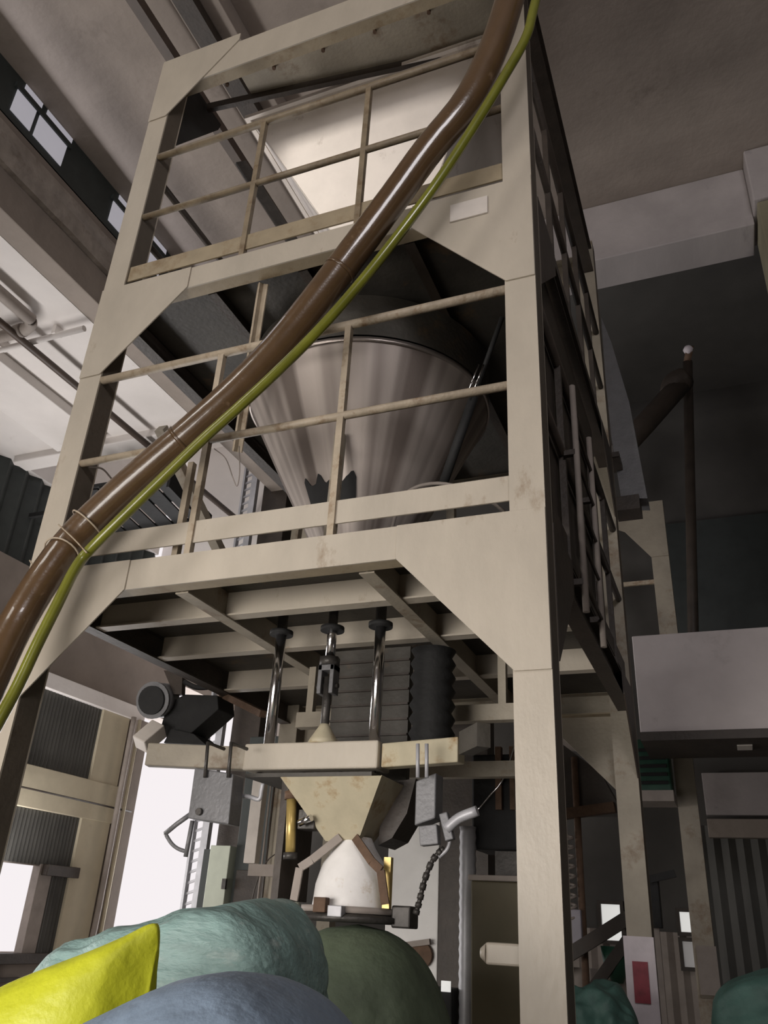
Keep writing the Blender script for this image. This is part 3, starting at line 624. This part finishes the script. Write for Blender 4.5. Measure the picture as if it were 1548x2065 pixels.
# dark drive box right of the spout, corrugated lift column, olive cabinet
db = thing('drive_box', 'black drive housing right of the filling machine, beside the front column', 'drive housing', (-1.8, 6.9, 0))
build('housing', MB().box(-2.02, -1.55, 6.9, 7.4, 2.2, 2.95), 'black', db, 0.02)
build('stand', MB().box(-1.85, -1.6, 7.0, 7.3, 1.99, 2.2), 'darksteel', db)
build('front_frame', MB().box(-1.80, -1.75, 6.84, 6.9, 2.5, 3.0).box(-1.68, -1.64, 6.84, 6.9, 2.5, 3.0), 'rust', db)
build('cable', MB().tube(spline([(-1.95, 6.86, 2.5), (-1.85, 6.83, 2.6), (-1.72, 6.82, 2.75), (-1.6, 6.83, 3.1)], 5), 0.008, 6), 'chrome', db)
lc = MB(); pr = []
for k in range(60): pr.append((0.062 + (0.006 if k % 2 else 0), 0.0+0.04*k))
lc.lathe((-2.02, 6.8), pr, 20)
tag(build('ribbed_duct', lc, 'lightgrey'), 'pale grey ribbed vertical duct between the filler and the front column', 'duct')
oc = thing('olive_cabinet', 'olive brown cabinet standing left of the front right column at the bottom', 'cabinet', (-1.75, 6.6, 0))
build('body', MB().box(-1.92, -1.50, 6.55, 7.4, 0, 1.95), 'olive', oc, 0.01)
build('cap', MB().box(-1.93, -1.44, 6.50, 7.4, 1.95, 1.99), 'dusty', oc, 0.006)
build('door_edge', MB().box(-1.52, -1.49, 6.53, 6.56, 0.1, 1.9), 'brown', oc)
jb = thing('junction_arm', 'cream stub arm sticking out left of the front right column', 'bracket', (-1.0, 4.1, 1.45))
build('stub', MB().box(-1.12, -0.955, 4.05, 4.12, 1.475, 1.565), 'paint', jb, 0.01)
build('rounded_tip', MB().tube([(-1.12, 4.085, 1.52), (-1.15, 4.085, 1.52)], [0.045, 0.02], 12), 'paint', jb)
# pale duct behind the spout
pd = thing('white_duct', 'tall chalky white duct standing behind the filling spout', 'duct', (-3.0, 8.6, 0))
build('body', MB().box(-3.42, -2.86, 8.6, 8.9, 0.0, 2.62), 'whitepaint', pd, 0.01)
build('side_cover', MB().box(-2.86, -2.35, 8.62, 8.9, 0, 4.2), 'brown', pd)
build('pulley', MB().disc((-3.0, 8.55, 1.38), (0, 1, 0), 0.11, 0.06), 'rust', pd)
build('shaft', MB().beam((-3.2, 8.5, 1.45), (-2.9, 8.5, 1.5), 0.05, 0.05), 'dusty', pd)
lw = thing('warning_lamp', 'tiny bright lamp on a black box below the ribbed duct', 'lamp', (-2.2, 6.7, 0.9))
build('housing', MB().box(-2.32, -2.10, 6.68, 6.9, 0.75, 1.22), 'black', lw, 0.01)
build('lens', MB().box(-2.18, -2.11, 6.66, 6.68, 1.20, 1.27), 'bright', lw)
build('stand', MB().box(-2.22, -2.16, 6.76, 6.82, 0, 0.75), 'darksteel', lw)
# conduit, boxes at the back left column
cd = thing('switch_box', 'lavender grey switch box fixed right of the rear left column', 'switch box', (-3.72, 7.1, 1.95))
build('body', MB().box(-3.86, -3.60, 7.0, 7.15, 1.86, 2.12), 'lav', cd, 0.01)
build('bracket', MB().box(-4.22, -3.80, 7.15, 7.2, 1.96, 2.06), 'dusty', cd)
wc = thing('white_canister', 'white cylinder canister hanging under the switch box', 'canister', (-3.69, 7.05, 1.62))
build('body', MB().lathe((-3.69, 7.05), [(0.075, 1.62), (0.08, 1.64), (0.08, 1.82), (0.07, 1.845)], 20), 'palegreen', wc)
build('base', MB().lathe((-3.69, 7.05), [(0.10, 1.58), (0.10, 1.62)], 20), 'black', wc)
build('neck', MB().lathe((-3.69, 7.05), [(0.03, 1.845), (0.03, 1.858)], 12), 'black', wc)
tr = thing('cable_trunking', 'pinkish cable trunking strip down the rear left column', 'trunking', (-4.5, 7.7, 2))
build('cover', MB().box(-4.60, -4.47, 7.68, 7.78, 2.1, 3.1), 'paper', tr, 0.005)
build('cable', MB().tube([(-4.40, 7.72, 3.2), (-4.42, 7.72, 0.5)], 0.01, 6), 'dusty', tr)
build('cable', MB().tube([(-4.36, 7.72, 3.2), (-4.37, 7.72, 0.5)], 0.01, 6), 'brown', tr)
tag(build('loose_wire', MB().tube(spline([(-4.02, 7.6, 3.1), (-4.03, 7.6, 2.5), (-4.12, 7.6, 2.25), (-4.3, 7.6, 2.1), (-4.4, 7.6, 1.8), (-4.42, 7.65, 1.4)], 5), 0.006, 6), 'brown'),
    'thin dark wire curving down beside the rear left column', 'wire')

# electric motor with black duct, hanging under the left platform edge
mo = thing('blower_motor', 'grey blower with round dark intake and black duct under the platform at left', 'blower', on(345, 1430, Y=6.4))
c = on(308, 1412, Y=6.4); nrm = Vector((0.12, -1, -0.25)).normalized()
build('casing', MB().tube([c - nrm*0.0, c - nrm*0.22], 0.165, 24).tube([c + nrm*0.01, c - nrm*0.02], 0.175, 24), 'greymetal', mo)
build('intake', MB().disc(c + nrm*0.012, nrm, 0.135, 0.05, 24), 'black', mo)
a, b = on(322, 1468, Y=6.45), on(282, 1502, Y=6.3)
build('foot', MB().beam(a, b, 0.16, 0.15, (0, 1, 0)), 'paper', mo, 0.01)
bd = [on(*p, Y=6.55) for p in ((338, 1418), (372, 1400), (438, 1402), (440, 1430), (385, 1478), (345, 1500), (322, 1470))]
build('duct', MB().prism([(p.x, p.z) for p in bd], 'y', 6.55, 6.85), 'black', mo, 0.01)
bt = [on(*p, Y=6.5) for p in ((345, 1470), (390, 1480), (415, 1502), (330, 1498))]
build('duct_outlet', MB().prism([(p.x, p.z) for p in bt], 'y', 6.5, 6.8), 'black', mo)
hg = [on(*p, Y=6.5) for p in ((330, 1352), (368, 1352), (366, 1400), (350, 1400))]
build('hanger_bracket', MB().prism([(p.x, p.z) for p in hg], 'y', 6.5, 6.56), 'brown', mo)
build('suspension_strap', MB().tube(spline([on(*p, Y=6.5) for p in ((372, 1375), (395, 1386), (425, 1385), (448, 1375))], 4), 0.025, 8), 'black', mo)
build('tie_bar', MB().beam(on(448, 1400, Y=6.7), on(530, 1440, Y=6.2), 0.06, 0.06), 'rust', mo)

# ------------------------------------------------------------------ hoses in front of the tower
hose_px = [(1150, -420, 3.66), (1110, -280, 3.66), (1065, -130, 3.67), (1035, -30, 3.68), (1027, 0, 3.68), (994, 100, 3.68), (942, 205, 3.7), (862, 305, 3.72), (793, 400, 3.74), (715, 505, 3.74), (640, 603, 3.74), (560, 702, 3.74), (480, 785, 3.74), (400, 858, 3.74), (310, 935, 3.74), (220, 1015, 3.74), (150, 1085, 3.72), (90, 1165, 3.66), (35, 1255, 3.6), (-10, 1345, 3.5), (-60, 1460, 3.35), (-110, 1600, 3.2)]
hp_pts = spline([on(x, y, Y=Y) for x, y, Y in hose_px], 10)
hs = thing('suction_hose', 'thick brown suction hose sweeping diagonally across the front of the tower', 'hose', hp_pts[-1])
rr = [0.108 + 0.0005*math.sin(i*2.1) for i in range(len(hp_pts))]
build('tube_wall', MB().tube(hp_pts, rr, 22), 'hose', hs)
for i in (94, 134):
    d = (hp_pts[i+1]-hp_pts[i]).normalized(); build('joint_band', MB().tube([hp_pts[i]-d*0.012, hp_pts[i]+d*0.012], 0.1125, 22), 'hose', hs)
lime_px = [(1190, -410, 3.62), (1150, -270, 3.62), (1105, -110, 3.62), (1075, 20, 3.62), (1058, 80, 3.62), (1010, 165, 3.62), (955, 255, 3.62), (880, 370, 3.62), (800, 478, 3.62), (720, 578, 3.62), (640, 668, 3.62), (560, 748, 3.62), (480, 822, 3.62), (410, 885, 3.62), (330, 962, 3.62), (250, 1040, 3.62), (180, 1110, 3.62), (150, 1150, 3.58), (115, 1220, 3.5), (75, 1300, 3.42), (35, 1385, 3.35), (0, 1450, 3.28), (-50, 1540, 3.2)]
lm = spline([on(x, y, Y=Y) for x, y, Y in lime_px], 8)
tag(build('lime_tube', MB().tube(lm, 0.034, 14), 'lime'), 'slender lime green tube strapped along the underside of the brown hose', 'tube')
def wirering(i, name, label, tilt, r=0.122, ext=None):
    c = hp_pts[i]; d = (hp_pts[i+1]-hp_pts[i]).normalized(); o = d.orthogonal().normalized(); q = d.cross(o)
    pts = [c + (o*math.cos(t)+q*math.sin(t))*r + d*math.sin(t)*tilt for t in [k*2*math.pi/24 for k in range(25)]]
    m = MB().tube(pts, 0.006, 6, False)
    if ext: m.tube(spline(ext, 5), 0.005, 6)
    return tag(build(name, m, 'rail'), label, 'wire', 'wires binding the hose')
wirering(156, 'binding_wire', 'pale binding wire looped round hose and lime tube at the left column', 0.03, 0.125, [on(*p, Y=3.58) for p in ((118, 1058), (150, 1088), (175, 1115))])
wirering(164, 'binding_wire', 'dark binding wire loop round the hose below the pale wire loop', 0.05, 0.122, [on(*p, Y=3.6) for p in ((60, 1130), (75, 1150), (100, 1120), (110, 1105))])
tag(build('loose_wire', MB().tube(spline([on(*p, Y=3.95) for p in ((180, 942), (205, 945), (222, 962), (240, 985))], 5), 0.007, 6), 'brown'), 'short dark wire drooping from the middle rail beside the left column', 'wire')
tag(build('loose_wire', MB().tube(spline([on(*p, Y=4.0) for p in ((432, 905), (455, 925), (470, 965), (478, 980), (483, 950), (482, 900))], 5), 0.004, 6), 'dusty'), 'thin looped wire dangling below the middle rail right of the hose', 'wire')

# ------------------------------------------------------------------ right hand background
fc = thing('rear_frame', 'shadowed cream steel frame column with gusset right behind the tower', 'steel frame', (-0.5, 11.5, 0))
build('column', MB().box(-0.66, -0.42, 11.5, 11.7, 0, 7.5), 'paint_dull', fc)
build('gusset_plate', MB().prism([(-0.42, 7.5), (-1.3, 7.5), (-1.3, 7.2), (-1.0, 7.05), (-0.66, 6.6), (-0.42, 6.6)], 'y', 11.485, 11.5), 'paint_dull', fc)
build('beam', MB().box(-5.5, -0.66, 11.5, 11.6, 7.2, 7.5), 'paint_dull', fc)
build('column', MB().box(-5.6, -5.4, 11.5, 11.7, 0, 7.5), 'paint_dull', fc)
build('foot_box', MB().box(-0.62, -0.40, 11.40, 11.5, 1.1, 1.6), 'dusty', fc)
build('rail', MB().box(-2.0, -0.66, 11.52, 11.56, 6.2, 6.26), 'rail', fc)
wx = thing('green_casing', 'dark green boxed fan unit on a shelf right of the rear column', 'fan unit', (-0.85, 11.2, 3.2))
build('casing', MB().box(-1.08, -0.68, 11.1, 11.5, 3.27, 3.92), 'greenbox', wx, 0.02)
build('shelf', MB().box(-1.12, -0.66, 10.95, 11.5, 3.14, 3.27), 'dusty', wx, 0.005)
for k in range(5): build('louvre', MB().box(-1.04, -0.72, 11.08, 11.1, 3.36+0.1*k, 3.40+0.1*k), 'black', wx)
pl = thing('slanted_chute', 'dark slanted pipe chute running down from the post head to the tower', 'chute', on(1240, 925, Y=10.5))
build('pipe', MB().tube([on(1238, 920, Y=9.3), on(1300, 855, Y=10.0), on(1378, 768, Y=10.55)], 0.15, 16), 'brown', pl)
build('collar', MB().tube(spline([on(1355, 795, Y=10.45), on(1360, 775, Y=10.45), on(1378, 766, Y=10.5)], 4), 0.18, 16), 'brown', pl)
po = thing('elevator_post', 'dark slim post with a small shiny pinkish knob on top at right', 'post', on(1393, 1290, Y=10.9))
q0 = on(1394, 1290, Y=10.9); q1 = on(1386, 730, Y=10.9)
build('pole', MB().tube([(q0.x, 10.9, 3.77), (q0.x, 10.9, 4.9), q1], 0.07, 14), 'brown', po)
kc = on(1388, 714, Y=10.85); build('head', MB().disc(kc, (1, 0.2, -0.3), 0.13, 0.1, 16), 'rust', po)
build('knob', MB().lathe((kc.x, 10.74), [(0.01, kc.z-0.07), (0.06, kc.z-0.04), (0.075, kc.z), (0.05, kc.z+0.05), (0.01, kc.z+0.07)], 16), 'pinkwhite', po)
# machinery between the right hand columns
mc = thing('screw_conveyor', 'rust brown screw conveyor stand seen between the front and rear right columns', 'conveyor', (-1.35, 8.9, 0))
build('trough', MB().prism([(-1.75, 3.55), (-1.25, 3.15), (-1.05, 2.75), (-1.75, 2.75)], 'y', 9.0, 9.3), 'brown', mc)
build('hood', MB().prism([(-1.75, 3.5), (-1.05, 3.5), (-1.05, 4.2), (-1.75, 4.2)], 'y', 9.6, 9.65), 'dusty', mc)
build('cross_tray', MB().beam((-1.72, 8.95, 2.72), (-1.12, 8.95, 2.80), 0.1, 0.10), 'rust', mc)
build('upright', MB().tube([(-1.50, 8.95, 0), (-1.50, 8.95, 3.3)], 0.035, 10), 'rust', mc)
sp = MB(); sp.tube([(-1.60+0.055*math.cos(t*0.6), 8.9+0.055*math.sin(t*0.6), 1.7+t*0.0085) for t in range(100)], 0.014, 6)
build('screw', sp, 'dusty', mc)
build('motor_plate', MB().box(-1.75, -1.50, 8.85, 8.95, 1.45, 1.85), 'lav', mc, 0.01)
build('belt_guard', MB().beam((-1.80, 8.8, 1.35), (-1.05, 8.8, 1.80), 0.08, 0.12), 'brown', mc)
build('diagonal_arm', MB().beam((-1.45, 8.8, 1.15), (-1.0, 8.8, 1.70), 0.08, 0.10), 'brown', mc)
build('bucket', MB().lathe((-1.2, 8.9), [(0.05, 1.25), (0.12, 1.4), (0.14, 1.55)], 16), 'greenbox', mc)
build('panel', MB().box(-1.78, -1.15, 9.1, 9.15, 0.0, 1.35), 'dusty', mc)
m2 = thing('hand_winch', 'black hand winch on the wall right of the rear right column', 'winch', (-0.9, 10.9, 1.9))
build('body', MB().box(-1.06, -0.92, 10.75, 10.9, 1.75, 2.3), 'black', m2, 0.01)
build('crank', MB().beam((-1.0, 10.7, 2.25), (-0.72, 10.7, 2.32), 0.05, 0.08), 'black', m2)
build('post', MB().box(-1.02, -0.96, 10.8, 10.86, 0, 1.75), 'dusty', m2)
mk = build('red_mark', MB().box(-0.92, -0.80, 7.735, 7.745, 1.17, 1.46), 'red'); tag(mk, 'dull red sign plate on the foot of the rear right column', 'sign')
mk2 = tag(build('paper_sheet', MB().box(-0.98, -0.74, 7.75, 7.79, 0.80, 1.64), 'pinkwhite'), 'pinkish white wrapping round the foot of the rear right column', 'wrapping')

# ------------------------------------------------------------------ sacks
def sack_mesh(c, ax, rx, ry, rz, seed=0, pinch=0.0, wr=0.02, ridge=6.0, tilt=0.0, e=0.75, nu=72, nv=48, neck=False, pw=3.2):
    m = MB(); c = Vector(c); ax = Vector(ax).normalized(); up = Vector((0, 0, 1)) if abs(ax.z) < 0.9 else Vector((0, 1, 0)); sd = up.cross(ax).normalized(); up = ax.cross(sd)
    rings = []
    for i in range(nv+1):
        u = -1 + 2*i/nv; prof = max(0.0, 1-abs(u)**pw)**0.5
        if neck and u < 0.1: prof = min(prof, 0.22 + max(0, (u+0.80))**1.1*0.86) if u > -0.97 else 0.3*(1+u)/0.03+0.02
        ring = []
        for k in range(nu):
            t = 2*math.pi*k/nu; cs, sn = math.cos(t), math.sin(t)
            a = math.copysign(abs(cs)**e, cs); b = math.copysign(abs(sn)**e, sn)
            p = Vector((u*rx, a*ry*prof, b*rz*prof))
            nn = noise.noise(Vector((u*2.2+seed, cs*1.3, sn*1.3)))*wr*3.0
            fold = noise.noise(Vector((u*1.4*ridge*0.35+seed*3, cs*ridge*0.8, sn*ridge*0.8)))*wr
            f2 = (noise.noise(Vector((u*1.2+seed, t*ridge, 3))) * wr*1.2 * (abs(u)**2)) if neck else 0
            g = 1 + (nn+fold+f2)/max(0.05, min(ry, rz))*prof
            p.y *= g; p.z *= g
            ring.append(m.bm.verts.new(c + ax*p.x + sd*p.y + up*p.z))
        rings.append(ring)
    for i in range(nv):
        for k in range(nu): m.bm.faces.new((rings[i][k], rings[i][(k+1) % nu], rings[i+1][(k+1) % nu], rings[i+1][k])).smooth = True
    m.bm.faces.new(rings[0][::-1]); m.bm.faces.new(rings[-1])
    return m
def sack(name, label, mat_, **k):
    return tag(build(name, sack_mesh(**k), mat_), label, 'sack', 'filled woven sacks')
def profile_sack(label, mat_, Y, prof, seed=0, wr=0.012, ridge=8.0, nu=64, sub=6, e=0.8):
    # prof: (x, height of the top, half height, half depth, y offset)
    m = MB(); P = spline([(p[0], p[1]-p[2], p[2]) for p in prof], sub); Q = spline([(p[0], p[3], p[4]) for p in prof], sub); rings = []
    n = len(P)
    for i in range(n):
        x, zc, rz = P[i]; _, ry, yo = Q[i]; rz = max(rz, 0.01); ry = max(ry, 0.01); ring = []
        for k in range(nu):
            t = 2*math.pi*k/nu; c, q = math.cos(t), math.sin(t)
            c2 = math.copysign(abs(c)**e, c); q2 = math.copysign(abs(q)**e, q)
            g = 1 + wr/max(0.06, rz)*(noise.noise(Vector((x*3+seed, c*1.5, q*1.5)))*2 + noise.noise(Vector((x*5+seed*2, c*ridge*0.5, q*ridge*0.5))) + 0.5*noise.noise(Vector((x*9, c*ridge, q*ridge+seed))))
            ring.append(m.bm.verts.new((x + 0.5*wr*noise.noise(Vector((seed, c*2, q*2))), Y+yo+c2*ry*g, zc+q2*rz*g)))
        rings.append(ring)
    for i in range(n-1):
        for k in range(nu): m.bm.faces.new((rings[i][k], rings[i][(k+1) % nu], rings[i+1][(k+1) % nu], rings[i+1][k])).smooth = True
    m.bm.faces.new(rings[0][::-1]); m.bm.faces.new(rings[-1])
    return tag(build('woven_sack', m, mat_), label, 'sack', 'filled woven sacks')
profile_sack('big pale teal woven sack with gathered end, topmost of the pile', 'teal', 3.05,
  [(-2.74, 1.36, 0.05, 0.10, 0.05), (-2.66, 1.45, 0.12, 0.13, 0.05), (-2.55, 1.49, 0.13, 0.14, 0), (-2.44, 1.505, 0.15, 0.18, 0), (-2.26, 1.56, 0.22, 0.30, 0), (-2.05, 1.61, 0.27, 0.38, 0), (-1.85, 1.665, 0.31, 0.40, 0), (-1.72, 1.68, 0.32, 0.38, 0), (-1.60, 1.62, 0.29, 0.32, 0), (-1.52, 1.53, 0.22, 0.24, 0), (-1.48, 1.40, 0.10, 0.12, 0)], 3, 0.018, 10)
profile_sack('bright yellow woven sack at the bottom left corner', 'yellow', 2.1,
  [(-2.35, 1.18, 0.10, 0.15, 0), (-2.25, 1.26, 0.15, 0.20, 0), (-2.05, 1.35, 0.18, 0.22, 0), (-1.88, 1.425, 0.19, 0.22, 0), (-1.70, 1.49, 0.20, 0.20, 0), (-1.58, 1.545, 0.21, 0.14, 0), (-1.525, 1.575, 0.22, 0.06, 0), (-1.50, 1.57, 0.215, 0.025, 0), (-1.488, 1.52, 0.18, 0.012, 0)], 5, 0.006, 6)
profile_sack('smooth slate blue sack nearest the camera at bottom centre', 'blue', 1.8,
  [(-1.52, 1.24, 0.06, 0.10, 0), (-1.45, 1.34, 0.14, 0.20, 0), (-1.30, 1.42, 0.21, 0.27, 0), (-1.15, 1.475, 0.24, 0.30, 0), (-1.02, 1.495, 0.25, 0.30, 0), (-0.90, 1.465, 0.24, 0.28, 0), (-0.78, 1.38, 0.18, 0.2, 0), (-0.72, 1.28, 0.08, 0.1, 0)], 9, 0.006, 6)
sack('woven_sack', 'dark green bulging sack hanging under the filling spout', 'green', c=(-2.16, 5.0, 0.93), ax=(0, 0, 1), rx=0.68, ry=0.56, rz=0.60, seed=12, wr=0.02, e=0.9, pw=2.4)
sack('woven_sack', 'dark bottle green sack with light sheen at the bottom right corner', 'greensack', c=(0.35, 6.5, 1.17), ax=(1, 0.1, 0), rx=0.66, ry=0.4, rz=0.33, seed=15, wr=0.03)
sack('woven_sack', 'murky green sack between the two right tower columns', 'greensack', c=(-1.04, 6.6, 0.98), ax=(1, 0.1, 0), rx=0.28, ry=0.3, rz=0.34, seed=18, wr=0.03)
# low benches that carry the sacks
def bench(x0, x1, y0, y1, z, label):
    p = thing('steel_bench', label, 'bench', ((x0+x1)/2, (y0+y1)/2, 0), 'benches under the sacks')
    build('top', MB().box(x0, x1, y0, y1, z-0.04, z), 'deck', p)
    for x in (x0+0.03, x1-0.08):
        for y in (y0+0.03, y1-0.08): build('leg', MB().box(x, x+0.05, y, y+0.05, 0, z-0.04), 'brown', p)
bench(-2.5, -1.5, 2.75, 3.35, 1.03, 'grey steel bench under the teal sack')
bench(-2.3, -1.55, 1.9, 2.3, 0.94, 'grey steel bench under the yellow sack')
bench(-1.40, -0.8, 1.6, 2.0, 0.975, 'grey steel bench under the slate blue sack')
bench(-0.1, 0.9, 6.2, 6.8, 0.80, 'steel bench under the bottle green sack at right')
bench(-1.25, -0.82, 6.4, 6.85, 0.58, 'steel bench under the murky green sack')
